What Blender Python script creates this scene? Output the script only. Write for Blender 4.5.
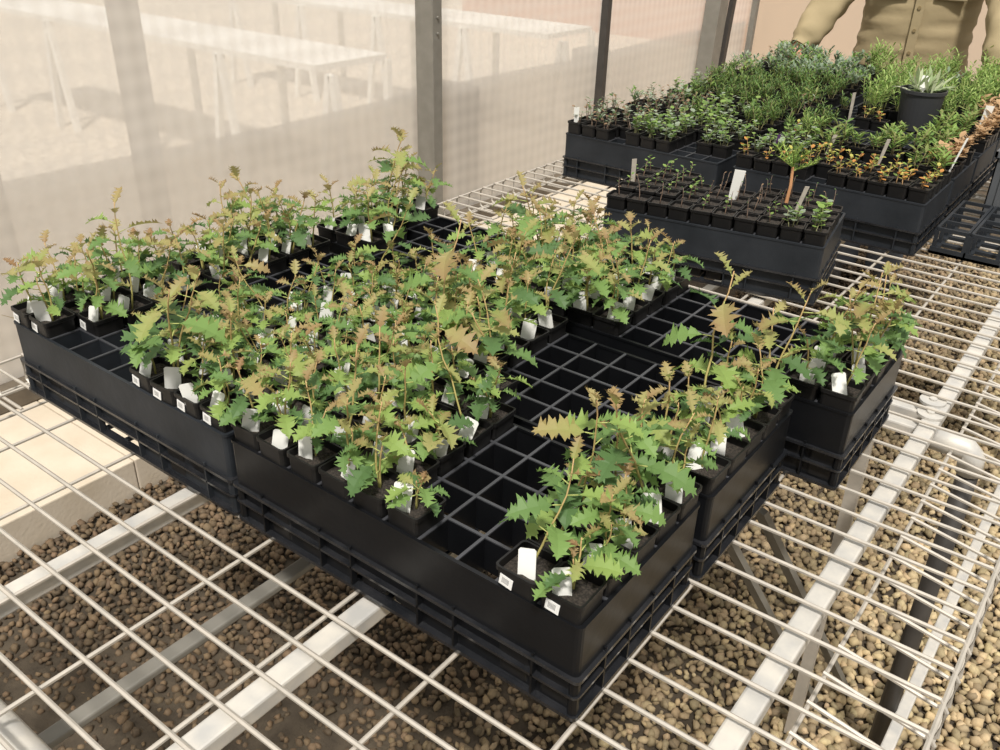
import bpy, bmesh, math, random
import numpy as np
from mathutils import Vector, Matrix, Quaternion
for o in list(bpy.data.objects): bpy.data.objects.remove(o)
S = 0.05                      # one tray cell, metres
H = 2.432 * S                 # tray rim height above the wire bench (bench top is z = 0)
GZ = -16 * S                  # gravel level
random.seed(7); rng = np.random.default_rng(7)
col = bpy.context.scene.collection
sc = bpy.context.scene

# ---------------------------------------------------------------- camera, world, sun, exposure
cam_d = bpy.data.cameras.new('camera'); cam = bpy.data.objects.new('camera', cam_d); col.objects.link(cam)
Rm = ((0.796820514208495, 0.6037064594322127, 0.024810864078703754),
      (0.3097759827806932, -0.37292241802822446, -0.8746243254244865),
      (-0.5187638274097042, 0.704604414527616, -0.4841659946747916))
R3 = Matrix((Rm[0], [-v for v in Rm[1]], [-v for v in Rm[2]])).transposed()
cam.matrix_world = Matrix.Translation((1.27797, -0.5118, 0.69808)) @ R3.to_4x4()
cam_d.sensor_width = 36; cam_d.lens = 883.35 / 1000 * 36; cam_d.clip_start = 0.05
sc.camera = cam
w = bpy.data.worlds.new('World'); sc.world = w; w.use_nodes = True
bg = w.node_tree.nodes['Background']; bg.inputs[1].default_value = 1.0
_N = w.node_tree.nodes; _L = w.node_tree.links
_tc = _N.new('ShaderNodeTexCoord'); _sx = _N.new('ShaderNodeSeparateXYZ'); _cr = _N.new('ShaderNodeValToRGB')
_L.new(_tc.outputs['Generated'], _sx.inputs[0]); _L.new(_sx.outputs['Z'], _cr.inputs[0]); _L.new(_cr.outputs[0], bg.inputs[0])
_cr.color_ramp.elements[0].position = 0.0; _cr.color_ramp.elements[0].color = (.50, .47, .43, 1)
_cr.color_ramp.elements[1].position = .85; _cr.color_ramp.elements[1].color = (1.0, .98, .94, 1)
sl = bpy.data.lights.new('sun', 'SUN'); sl.energy = 4.4; sl.angle = math.radians(6); sl.color = (1, 0.95, 0.89)
so = bpy.data.objects.new('sun', sl); col.objects.link(so)
so.rotation_euler = Vector((0.32, -0.50, 1.0)).to_track_quat('Z', 'Y').to_euler()
sc.view_settings.view_transform = 'Standard'; sc.view_settings.look = 'None'
sc.view_settings.gamma = 1; sc.view_settings.use_curve_mapping = False
sc.view_settings.exposure = 0.0

# ---------------------------------------------------------------- helpers
def tag(o, label=None, cat=None, group=None, kind=None):
    for k, v in (('label', label), ('category', cat), ('group', group), ('kind', kind)):
        if v: o[k] = v
    return o
def empty(name, loc=(0, 0, 0), rz=0):
    o = bpy.data.objects.new(name, None); o.empty_display_size = .02
    o.location = loc; o.rotation_euler = (0, 0, rz); col.objects.link(o); return o
def link(name, data, parent=None, loc=None, rz=None):
    o = bpy.data.objects.new(name, data); col.objects.link(o)
    if parent: o.parent = parent
    if loc is not None: o.location = loc
    if rz is not None: o.rotation_euler = (0, 0, rz)
    return o
class MB:
    def __init__(s): s.v = []; s.f = []; s.c = []
    def add(s, vs, fs, c=None):
        n = len(s.v); s.v += [tuple(p) for p in vs]; s.f += [tuple(i + n for i in f) for f in fs]
        if c is not None:
            s.c += [tuple(c)] * len(vs) if not isinstance(c[0], (list, tuple)) else [tuple(q) for q in c]
    def box(s, a, b, c=None):
        x0, y0, z0 = a; x1, y1, z1 = b
        s.add([(x0,y0,z0),(x1,y0,z0),(x1,y1,z0),(x0,y1,z0),(x0,y0,z1),(x1,y0,z1),(x1,y1,z1),(x0,y1,z1)],
              [(0,3,2,1),(4,5,6,7),(0,1,5,4),(1,2,6,5),(2,3,7,6),(3,0,4,7)], c)
    def tube(s, pts, r, n=6, c=None, cap=True):
        pts = [Vector(p) for p in pts]; rs = r if isinstance(r, (list, tuple)) else [r] * len(pts)
        vs = []; fs = []
        up = Vector((0, 0, 1)) if abs((pts[-1] - pts[0]).normalized().z) < .9 else Vector((1, 0, 0))
        for i, p in enumerate(pts):
            d = (pts[min(i + 1, len(pts) - 1)] - pts[max(i - 1, 0)]).normalized()
            a = d.cross(up).normalized(); b = d.cross(a).normalized()
            for k in range(n):
                t = 2 * math.pi * (k + .5) / n
                vs.append(p + (a * math.cos(t) + b * math.sin(t)) * rs[i])
        for i in range(len(pts) - 1):
            for k in range(n):
                k2 = (k + 1) % n
                fs.append((i*n+k, i*n+k2, (i+1)*n+k2, (i+1)*n+k))
        if cap: fs.append(tuple(range(n))[::-1]); fs.append(tuple((len(pts)-1)*n + k for k in range(n)))
        s.add(vs, fs, c)
    def bar(s, p, q, wd, ht, c=None):          # rectangular bar between two points
        p, q = Vector(p), Vector(q); d = (q - p).normalized()
        up = Vector((0, 0, 1)) if abs(d.z) < .9 else Vector((0, 1, 0))
        a = d.cross(up).normalized() * wd / 2; b = a.cross(d).normalized() * ht / 2
        vs = [p-a-b, p+a-b, p+a+b, p-a+b, q-a-b, q+a-b, q+a+b, q-a+b]
        s.add(vs, [(0,1,2,3),(7,6,5,4),(0,4,5,1),(1,5,6,2),(2,6,7,3),(3,7,4,0)], c)
    def mesh(s, name, mat, smooth=False):
        me = bpy.data.meshes.new(name); me.from_pydata(s.v, [], s.f); me.update()
        if s.c:
            ca = me.color_attributes.new('Col', 'FLOAT_COLOR', 'POINT')
            ca.data.foreach_set('color', np.array([(*q[:3], 1) for q in s.c], dtype=np.float32).ravel())
        if smooth: me.polygons.foreach_set('use_smooth', [True] * len(me.polygons))
        me.materials.append(mat); return me
    def build(s, name, mat, parent=None, smooth=False, bevel=0):
        o = link(name, s.mesh(name, mat, smooth), parent)
        if bevel:
            m = o.modifiers.new('bevel', 'BEVEL'); m.width = bevel; m.segments = 2; m.limit_method = 'ANGLE'
        return o
def mat(name, base=(.5,.5,.5), rough=.5, metal=0, noise=0, nscale=30, bump=0, bscale=200, base2=None, attr=False, trans=0, spec=.5, coords='Object'):
    m = bpy.data.materials.new(name); m.use_nodes = True; nt = m.node_tree; N = nt.nodes; L = nt.links
    b = N['Principled BSDF']; b.inputs['Roughness'].default_value = rough; b.inputs['Metallic'].default_value = metal
    b.inputs['Specular IOR Level'].default_value = spec
    b.inputs['Base Color'].default_value = (*base, 1)
    tc = N.new('ShaderNodeTexCoord')
    csock = None
    if attr:
        a = N.new('ShaderNodeAttribute'); a.attribute_name = 'Col'; csock = a.outputs['Color']; L.new(csock, b.inputs['Base Color'])
    if noise:
        n = N.new('ShaderNodeTexNoise'); n.inputs['Scale'].default_value = nscale; n.inputs['Detail'].default_value = 6
        L.new(tc.outputs[coords], n.inputs['Vector'])
        rp = N.new('ShaderNodeMapRange'); rp.inputs['From Min'].default_value = .35; rp.inputs['From Max'].default_value = .68
        L.new(n.outputs['Fac'], rp.inputs['Value'])
        mx = N.new('ShaderNodeMix'); mx.data_type = 'RGBA'
        mm = N.new('ShaderNodeMath'); mm.operation = 'MULTIPLY'; mm.inputs[1].default_value = noise
        L.new(rp.outputs[0], mm.inputs[0]); L.new(mm.outputs[0], mx.inputs['Factor'])
        mx.inputs['A'].default_value = (*base, 1)
        if csock: L.new(csock, mx.inputs['A'])
        mx.inputs['B'].default_value = (*(base2 or tuple(v * .5 for v in base)), 1)
        csock = mx.outputs['Result']; L.new(csock, b.inputs['Base Color'])
    if bump:
        n2 = N.new('ShaderNodeTexNoise'); n2.inputs['Scale'].default_value = bscale; n2.inputs['Detail'].default_value = 4
        L.new(tc.outputs[coords], n2.inputs['Vector'])
        bp = N.new('ShaderNodeBump'); bp.inputs['Strength'].default_value = bump; bp.inputs['Distance'].default_value = .003
        L.new(n2.outputs['Fac'], bp.inputs['Height']); L.new(bp.outputs['Normal'], b.inputs['Normal'])
    if trans:
        t = N.new('ShaderNodeBsdfTranslucent'); ms = N.new('ShaderNodeMixShader'); ms.inputs[0].default_value = trans
        if csock: L.new(csock, t.inputs['Color'])
        else: t.inputs['Color'].default_value = (*base, 1)
        L.new(b.outputs[0], ms.inputs[1]); L.new(t.outputs[0], ms.inputs[2]); L.new(ms.outputs[0], N['Material Output'].inputs[0])
    return m
M = {}
M['tray'] = mat('black_tray_plastic', (.0045,.005,.006), .33, noise=.8, nscale=9, base2=(.009,.0095,.011), bump=.1, bscale=60, spec=.28)
M['tray_dusty_lit'] = mat('dusty_lit_tray_plastic', (.015,.018,.022), .5, noise=.8, nscale=14, base2=(.030,.034,.040), bump=.2, bscale=60, spec=.3)  # dust grey, with slab and sky light on the trays mixed into the colour
M['gloss'] = mat('glossy_black_ledge', (.010,.011,.013), .22, noise=.5, nscale=40, base2=(.03,.03,.033), spec=.7)
M['edge'] = mat('sky_lit_plastic_edge', (.050,.052,.058), .4, noise=.5, nscale=30, base2=(.03,.03,.034))  # sky reflection on the divider tops painted as a lighter grey
M['pot'] = mat('black_pot_plastic', (.006,.006,.0065), .42, noise=.6, nscale=25, base2=(.014,.013,.012), spec=.35)
M['soil'] = mat('potting_soil', (.013,.010,.008), .95, noise=.9, nscale=420, base2=(.06,.048,.037), bump=1, bscale=380)
M['leaf'] = mat('leaf', attr=True, rough=.5, trans=.38, spec=.3)
M['stem'] = mat('stem', attr=True, rough=.6)
M['tagw'] = mat('white_tag_plastic', (.80,.80,.76), .45, trans=.15)
M['purple'] = mat('purple_tag_plastic', (.06,.02,.09), .45)
M['wood_tag'] = mat('weathered_stick', (.42,.38,.32), .8, noise=.5, nscale=60)
M['steel'] = mat('galvanised_steel', (.47,.43,.37), .48, metal=.15, noise=.55, nscale=45, base2=(.34,.32,.28), bump=.05)
M['rail'] = mat('galvanised_rail', (.58,.55,.49), .5, metal=.1, noise=.8, nscale=28, base2=(.38,.38,.37), bump=.05)
M['timber_and_shade'] = mat('weathered_timber_and_shade', (.34,.30,.25), .9, noise=.4, nscale=8)
M['steel_dk'] = mat('grey_steel', (.19,.18,.155), .6, metal=.1, noise=.5, nscale=20, base2=(.26,.25,.22))
M['steel_blk'] = mat('dark_steel', (.05,.045,.04), .6, noise=.5, nscale=20)
M['concrete'] = mat('pale_concrete', (.58,.51,.41), .85, noise=.7, nscale=7, base2=(.46,.39,.29), bump=.3, bscale=90)
M['base_strip'] = mat('dark_strip', (.13,.105,.075), .85, noise=.7, nscale=12, bump=.4, bscale=60)
M['stone'] = mat('gravel_stone', attr=True, rough=.8, noise=.3, nscale=140, base2=(.16,.13,.085))
M['soilfloor'] = mat('damp_ground', (.045,.034,.022), .95, noise=1, nscale=28, base2=(.075,.058,.038), bump=1, bscale=110)
M['outground'] = mat('outside_gravel_ground', (.66,.58,.47), .95, noise=1, nscale=26, base2=(.38,.33,.26), bump=1, bscale=60)
M['white_frame'] = mat('white_painted_steel', (.80,.79,.74), .5)
M['wallback'] = mat('beige_film', (.62,.49,.37), .7, noise=.25, nscale=1.5, base2=(.56,.45,.35))
M['shirt'] = mat('khaki_cotton', (.32,.255,.145), .85, noise=.35, nscale=7, base2=(.40,.32,.185), bump=1, bscale=18)
M['button'] = mat('button', (.24,.18,.09), .4)
M['skin'] = mat('skin', (.62,.30,.20), .55)
M['trouser'] = mat('trousers', (.09,.10,.12), .8)
M['hair'] = mat('hair', (.05,.03,.02), .7)
M['grass'] = mat('dry_grass', attr=True, rough=.7, trans=.3)

def film(name, base, opac, ripple):
    m = bpy.data.materials.new(name); m.use_nodes = True; nt = m.node_tree; N = nt.nodes; L = nt.links
    N.remove(N['Principled BSDF'])
    d = N.new('ShaderNodeBsdfDiffuse'); t = N.new('ShaderNodeBsdfTranslucent'); tr = N.new('ShaderNodeBsdfTransparent')
    d.inputs[0].default_value = (*base, 1); t.inputs[0].default_value = (*base, 1)
    m1 = N.new('ShaderNodeMixShader'); m1.inputs[0].default_value = .5; L.new(d.outputs[0], m1.inputs[1]); L.new(t.outputs[0], m1.inputs[2])
    m2 = N.new('ShaderNodeMixShader'); L.new(tr.outputs[0], m2.inputs[1]); L.new(m1.outputs[0], m2.inputs[2])
    tc = N.new('ShaderNodeTexCoord'); wv = N.new('ShaderNodeTexWave'); wv.wave_type = 'BANDS'; wv.bands_direction = 'Y'
    wv.inputs['Scale'].default_value = 5.5; wv.inputs['Distortion'].default_value = 1.4; wv.inputs['Detail'].default_value = 2
    wv2 = N.new('ShaderNodeTexWave'); wv2.bands_direction = 'Z'; wv2.inputs['Scale'].default_value = 5; wv2.inputs['Distortion'].default_value = 1.
    L.new(tc.outputs['Object'], wv.inputs['Vector']); L.new(tc.outputs['Object'], wv2.inputs['Vector'])
    ad = N.new('ShaderNodeMath'); ad.operation = 'ADD'; L.new(wv.outputs['Fac'], ad.inputs[0]); L.new(wv2.outputs['Fac'], ad.inputs[1])
    mr = N.new('ShaderNodeMapRange'); mr.inputs['From Max'].default_value = 2; mr.inputs['To Min'].default_value = opac - ripple; mr.inputs['To Max'].default_value = opac + ripple
    L.new(ad.outputs[0], mr.inputs['Value']); L.new(mr.outputs[0], m2.inputs[0])
    L.new(m2.outputs[0], N['Material Output'].inputs[0]); return m
M['cloth'] = film('shade_cloth', (.90,.86,.80), .76, .08)
M['shade_band'] = film('shade_band_film', (.52,.475,.41), .74, .03)  # added darker sheet, stands in for the shadow across the lower cloth
def barcode_mat():
    m = mat('barcode_sticker', (.8,.8,.78), .5); nt = m.node_tree; N = nt.nodes; L = nt.links
    tc = N.new('ShaderNodeTexCoord'); wv = N.new('ShaderNodeTexWave'); wv.bands_direction = 'X'; wv.inputs['Scale'].default_value = 260
    wv.inputs['Distortion'].default_value = 0
    sx = N.new('ShaderNodeSeparateXYZ'); L.new(tc.outputs['Generated'], sx.inputs[0])
    L.new(tc.outputs['Object'], wv.inputs['Vector'])
    def cmp(s, op, v):
        n = N.new('ShaderNodeMath'); n.operation = op; L.new(s, n.inputs[0]); n.inputs[1].default_value = v; return n.outputs[0]
    def mul(a, b):
        n = N.new('ShaderNodeMath'); n.operation = 'MULTIPLY'; L.new(a, n.inputs[0]); L.new(b, n.inputs[1]); return n.outputs[0]
    k = mul(mul(cmp(sx.outputs['X'], 'GREATER_THAN', .2), cmp(sx.outputs['X'], 'LESS_THAN', .75)), mul(cmp(sx.outputs['Z'], 'GREATER_THAN', .25), cmp(sx.outputs['Z'], 'LESS_THAN', .8)))
    k = mul(k, cmp(wv.outputs['Fac'], 'GREATER_THAN', .5))
    mx = N.new('ShaderNodeMix'); mx.data_type = 'RGBA'; mx.inputs['A'].default_value = (.8,.8,.78,1); mx.inputs['B'].default_value = (.12,.12,.12,1)
    L.new(k, mx.inputs['Factor']); L.new(mx.outputs['Result'], N['Principled BSDF'].inputs['Base Color']); return m
M['barcode'] = barcode_mat()

# ---------------------------------------------------------------- setting: ground, path, walls
WX = -25 * S                    # side wall plane
def struct(mb, name, m, **k):
    o = mb.build(name, m, **k); o['kind'] = 'structure'; return o
b = MB(); b.box((-14*S, -40*S, GZ-.1), (150*S, 160*S, GZ-.012)); struct(b, 'floor', M['soilfloor'])
b = MB(); 
for k in range(-6, 22):         # paving slabs of the path along the wall
    y0 = k * .5
    b.box((WX, y0*1.0, GZ-.1), (-14*S, y0+.498, GZ+.1))
struct(b, 'concrete_path', M['concrete'], bevel=.004)
b = MB(); b.box((-12, -4, GZ-.1), (WX, 12, GZ+.02)); struct(b, 'outside_ground', M['outground'])
SZ = GZ + .1
b = MB(); b.box((WX-.01, -3, SZ), (WX+.05, 7.2, SZ+.07)); struct(b, 'wall_base_strip', M['base_strip'], bevel=.005)  # dark strip along the wall base
b = MB(); n = 160
vs = []; fs = []
for i in range(n+1):
    y = -3 + 8.7*i/n; dx = .012*math.sin(y*2.1) + .006*math.sin(y*7+1)
    vs += [(WX+dx*.3, y, SZ+.05), (WX+dx, y, .5), (WX+dx*.5, y, 1.9)]
for i in range(n):
    for k in range(2): fs.append((i*3+k, i*3+3+k, i*3+4+k, i*3+1+k))
b.add(vs, fs); struct(b, 'wall_left', M['cloth'], smooth=True)
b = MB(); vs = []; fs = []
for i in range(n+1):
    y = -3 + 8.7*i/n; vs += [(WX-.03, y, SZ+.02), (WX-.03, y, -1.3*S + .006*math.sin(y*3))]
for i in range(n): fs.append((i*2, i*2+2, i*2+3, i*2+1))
b.add(vs, fs); o = struct(b, 'wall_shade_band', M['shade_band'], smooth=True)
b = MB(); YB = 5.72
b.box((WX-.02, YB, GZ-.02), (3.2, YB+.04, 1.9)); struct(b, 'wall_back', M['wallback'])

# wall posts
def post(name, x, y, dx, dy, m, lab, lean=0, z1=1.9, z0=SZ):
    b = MB(); t = .004
    b.bar((x, y, z0), (x+lean*.4, y+lean, z1), dx, dy)
    o = b.build(name, m, bevel=.003); tag(o, lab, 'post'); return o
b = MB()
px, py = WX+.045, 46.2*S
b.box((px-.045, py-.025, SZ+.0), (px+.045, py+.025, 1.9))
b.box((px+.045, py-.028, SZ+.0), (px+.05, py+.028, 1.9))
for z in (.18, .24, .33): b.tube([(px+.05, py, z), (px+.056, py, z)], .006, 8)
tag(b.build('steel_post', M['steel_dk'], bevel=.002), 'wide grey steel upright against the shade cloth behind the filled trays', 'post')
post('timber_post', WX+.03, 74.2*S, .045, .04, M['steel_blk'], 'thin dark brown upright behind the far left tray corner')
post('corner_post', WX+.05, 99*S, .10, .12, M['steel_dk'], 'broad grey leaning upright near the far corner of the wall', lean=.10)
post('strap_post', WX+.05, 103*S, .03, .05, M['steel_blk'], 'black strip beside the broad grey upright in the far corner', lean=.16)
post('corner_pipe', WX+.05, 112*S, .035, .045, M['steel_dk'], 'slim pale grey pipe upright where the beige wall begins', lean=.05)
post('shadow_strut', WX+1.0, YB-.05, .03, .03, M['wallback'], 'added strut standing in for a shadow line on the beige back wall', lean=0)  # strut added in place of a shadow line on the back wall

# outside the wall: posts, frames, weeds
for k, (x, y, wd) in enumerate([(-30, 12.3, .10), (-34, 26, .08), (-28, 53, .22), (-30, 81, .16)]):  # the two short blocks are added to stand in for shadow columns
    b = MB(); b.box((x*S-wd/2, y*S-wd/2, GZ), (x*S+wd/2, y*S+wd/2, (-2 if k in (2,3) else 30)*S))
    tag(b.build('outside_post_or_shade', M['timber_and_shade'], bevel=.004),
        ['timber post seen faintly through the cloth at far left', 'timber post seen through the cloth left of the steel upright', 'added wide block standing in for a shadow column right of the steel upright',
         'added short block standing in for a shadow column behind the far left tray'][k], 'post')
def out_table(x0, x1, y, wdt, lab):
    r = empty('outside_table', (x0*S, y*S, GZ)); tag(r, lab, 'table', 'white benches outside the cloth')
    Lx = (x1-x0)*S; hz = .72
    b = MB(); b.box((0, 0, hz-.03), (Lx, wdt, hz)); b.build('table_top', M['white_frame'], r)
    n = max(2, int(abs(Lx)/.75))
    for i in range(n+1):
        x = Lx*i/n
        b = MB(); b.bar((x, 0, 0), (x+.10, 0, hz-.03), .035, .035); b.bar((x+.22, 0, 0), (x+.12, 0, hz-.03), .035, .035); b.build('leg', M['white_frame'], r)
        b = MB(); b.bar((x, wdt, 0), (x, wdt, hz-.03), .035, .035); b.build('leg', M['white_frame'], r)
out_table(-110, -42, 50, .5, 'white trestle bench outside, seen through the cloth at upper left')
out_table(-100, -38, 84, .5, 'second white trestle bench outside, further back beyond the steel upright')
b = MB(); b.box((-6.5, 9, GZ), (-2.2, 9.3, 1.4)); tag(b.build('outside_wall', mat('terracotta', (.55,.30,.2), .8)), 'reddish low wall outside, glimpsed between far corner uprights', 'wall')

# weeds outside the cloth
def weed(x, y, h, lab, seed):
    r = random.Random(seed); b = MB()
    for k in range(16):
        a = r.uniform(0, 6.28); L_ = h*r.uniform(.6, 1.1); bend = r.uniform(.3, .9)
        pts = [(math.cos(a)*bend*L_*t*t, math.sin(a)*bend*L_*t*t, L_*t*(1-.35*bend*t)) for t in (0, .25, .5, .75, 1)]
        b.tube(pts, [.0022, .002, .0018, .0014, .0006], 4, c=(.55, .46, .28) if r.random() < .6 else (.42, .44, .22))
    o = b.build('grass_tuft', M['grass']); o.location = (x*S, y*S, GZ+.02); tag(o, lab, 'weed')
weed(-27.5, 13, .50, 'dry weed tuft outside the cloth at far left', 1)
weed(-28, 27, .48, 'dry branching weed outside the cloth behind the left seedlings', 2)
weed(-28.5, 22, .36, 'small dry weed outside the cloth near the far left post', 3)

# ---------------------------------------------------------------- gravel (countless stones)
def gravel():
    phi = (1+5**.5)/2
    ico = np.array([(-1,phi,0),(1,phi,0),(-1,-phi,0),(1,-phi,0),(0,-1,phi),(0,1,phi),(0,-1,-phi),(0,1,-phi),(phi,0,-1),(phi,0,1),(-phi,0,-1),(-phi,0,1)], float)
    ico /= np.linalg.norm(ico[0])
    F = np.array([(0,11,5),(0,5,1),(0,1,7),(0,7,10),(0,10,11),(1,5,9),(5,11,4),(11,10,2),(10,7,6),(7,1,8),(3,9,4),(3,4,2),(3,2,6),(3,6,8),(3,8,9),(4,9,5),(2,4,11),(6,2,10),(8,6,7),(9,8,1)])
    P = []
    step = .0168
    xs = np.arange(-14*S+.01, 2.6, step); 
    for x in xs:
        ymax = 4.2 if x > 0 else 1.8
        ys = np.arange(-.9, ymax, step)
        P.append(np.stack([np.full_like(ys, x), ys], 1))
    P = np.concatenate(P) + rng.uniform(-.008, .008, (sum(len(p) for p in P), 2))
    # thin out with distance, and in the bare damp patch
    d = np.hypot(P[:,0]-1.28, P[:,1]+.51)
    keep = rng.random(len(P)) < np.clip(1.25 - .12*d, .55, 1)
    bare = np.exp(-((P[:,0]-.38)**2/.16 + (P[:,1]-.10)**2/.09)) + .9*np.exp(-((P[:,0]+.22)**2/.10 + (P[:,1]+.12)**2/.05))
    keep &= rng.random(len(P)) > bare*.55
    P = P[keep]; bare = bare[keep]; n = len(P)
    r = rng.uniform(.0065, .0140, n) * (1 + .25*np.clip((P[:, 0] - .6)/.6, 0, 1))
    ico = np.sign(ico)*np.abs(ico)**.65; ico /= np.linalg.norm(ico, axis=1).mean()
    V = ico[None] * (1 + rng.uniform(-.36, .36, (n, 12, 1)))
    V = V * np.stack([np.ones(n), rng.uniform(.6, 1, n), rng.uniform(.5, .9, n)], 1)[:, None, :]
    # random rotation
    q = rng.normal(size=(n, 4)); q /= np.linalg.norm(q, axis=1)[:, None]; a, b_, c, d_ = q.T
    R = np.stack([np.stack([1-2*(c*c+d_*d_), 2*(b_*c-a*d_), 2*(b_*d_+a*c)],1), np.stack([2*(b_*c+a*d_), 1-2*(b_*b_+d_*d_), 2*(c*d_-a*b_)],1), np.stack([2*(b_*d_-a*c), 2*(c*d_+a*b_), 1-2*(b_*b_+c*c)],1)],1)
    V = np.einsum('nij,nkj->nki', R, V) * r[:, None, None]
    V[:, :, 0] += P[:, 0, None]; V[:, :, 1] += P[:, 1, None]; V[:, :, 2] += (GZ - .004 + rng.uniform(-.004, .006, n) - bare*.012)[:, None]
    faces = (F[None] + (np.arange(n)*12)[:, None, None]).reshape(-1, 3)
    me = bpy.data.meshes.new('gravel'); nv = n*12; nf = len(faces)
    me.vertices.add(nv); me.vertices.foreach_set('co', V.astype(np.float32).ravel())
    me.loops.add(nf*3); me.loops.foreach_set('vertex_index', faces.astype(np.int32).ravel())
    me.polygons.add(nf); me.polygons.foreach_set('loop_start', np.arange(0, nf*3, 3, dtype=np.int32)); me.update(calc_edges=True)
    # dry tan right, damp brown left; sunlit and shaded tones painted in too
    dry = np.clip((P[:, 0] - .35)/.75, 0, 1)  # 1 = dry and sunlit, 0 = damp and shaded
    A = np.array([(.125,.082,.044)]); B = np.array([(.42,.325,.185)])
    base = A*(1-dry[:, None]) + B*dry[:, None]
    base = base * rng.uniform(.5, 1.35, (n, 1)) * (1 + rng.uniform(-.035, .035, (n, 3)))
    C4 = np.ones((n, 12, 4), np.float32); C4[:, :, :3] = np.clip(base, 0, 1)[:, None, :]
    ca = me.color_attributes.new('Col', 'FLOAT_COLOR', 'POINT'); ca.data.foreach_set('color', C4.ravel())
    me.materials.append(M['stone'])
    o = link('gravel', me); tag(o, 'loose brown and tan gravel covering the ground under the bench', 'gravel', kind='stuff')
    print('stones', n)
gravel()

# ---------------------------------------------------------------- wire bench
bench = empty('mesh_bench', (0, 0, 0)); tag(bench, 'long galvanised wire mesh greenhouse bench carrying all the seedling trays', 'bench')
XL, XR = -2.5*S, 25.6*S; Y0, Y1 = -12, 62
PU = .9858*S; OV = -.9226*S
VW = [(5.434+2.913*k)*S for k in range(-2, 7)]
wr = .0027
b = MB()
kk0 = int(math.floor((Y0*S-OV)/PU)); kk1 = int((Y1*S-OV)/PU)
for k in range(kk0, kk1+1):
    y = OV + k*PU
    z = wr
    pts = [(XL+.075, y, -.055), (XL+.012, y, -.055), (XL, y, -.046), (XL, y, z-.01), (XL+.008, y, z)]
    pts += [(XL+.008+(XR-XL-.016)*t/4, y, z+rng.uniform(-.0008,.0008)) for t in (1,2,3)]
    pts += [(XR-.008, y, z), (XR, y, z-.012), (XR, y+.001, -.046), (XR-.01, y+.003, -.056), (23.2*S, y+.006, -.040)]
    b.tube(pts, wr, 6)
for x in VW[:-1]:
    b.tube([(x, Y0*S, -wr), (x, Y1*S, -wr)], wr, 6)
for x, z in ((XL+.004, -wr*.5), (XR-.005, -wr*.5), (XR-.002, -.052), (XL+.004, -.053), (XL+.075, -.058), (23.25*S, -.044)):
    b.tube([(x, Y0*S, z), (x, Y1*S, z)], wr, 6)
b.build('wire_mesh', M['steel'], bench)
def rect_tube(name, p, q, wd, ht, m): 
    b = MB(); b.bar(p, q, wd, ht); return b.build(name, m, bench, bevel=.003)
for x, wd in ((8.02, .026), (14.58, .027), (22.45, .026)):
    rect_tube('rail', (x*S, Y0*S, -.0055-.011), (x*S, Y1*S, -.0055-.011), wd, .022, M['rail'])
b = MB(); b.tube([(-1.2*S, -6.6*S, -.048), (24.6*S, -6.6*S, -.048)], .024, 14); b.build('cross_tube', M['rail'], bench, smooth=True)
for yy in (16.55, 17.65, 44, 56):
    rect_tube('cross_bar', (-1.2*S, yy*S, -.032), (22.6*S, yy*S, -.032), .024, .018, M['rail'])
for x0_, y0_ in ((23.85, 16.9), (23.85, -6.6), (23.85, 44)):
    b = MB(); b.tube([(22.0*S, y0_*S, -.045), (23.6*S, y0_*S, -.045), (23.8*S, y0_*S, -.055), (23.85*S, y0_*S, -.085)], .019, 14); b.build('pipe_elbow', M['rail'], bench, smooth=True)
    b = MB(); b.tube([(x0_*S, y0_*S, -.06), (x0_*S, y0_*S, GZ)], .016, 12); b.build('leg', M['steel_blk'], bench, smooth=True)
for x0_, y0_ in ((0, 16.9), (0, -6.6), (0, 44)):
    b = MB(); b.tube([(x0_*S, y0_*S, -.04), (x0_*S, y0_*S, GZ)], .016, 12); b.build('leg', M['steel_blk'], bench, smooth=True)
for yy, xx in ((17.65, 22.2), (16.75, 22.35)):
    b = MB(); b.tube([(xx*S, yy*S, -.0055), (xx*S, yy*S, -.001)], .020, 18); b.tube([(xx*S, yy*S, -.001), (xx*S, yy*S, .002)], .006, 8)
    b.build('bracket', M['rail'], bench)
rect_tube('lower_bar', (8.6*S, -12*S, -.21), (9.0*S, 44*S, -.21), .024, .012, M['steel_dk'])
rect_tube('lower_bar', (24.35*S, 0, -.62), (24.35*S, 40*S, -.62), .022, .022, M['rail'])
for p_, q_ in (((18.3, 10.9, -2.6), (20.9, 19.2, -16)), ((19.1, 12.2, -2.6), (22.0, 20.4, -16))):
    b = MB(); b.bar([v*S for v in p_], [v*S for v in q_], .026, .010); b.build('brace', M['steel_dk'], bench)
b = MB(); b.bar((20.8*S, 16.4*S, -.04), (20.8*S, 16.9*S, GZ), .022, .014); b.build('brace', M['steel'], bench)

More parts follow.
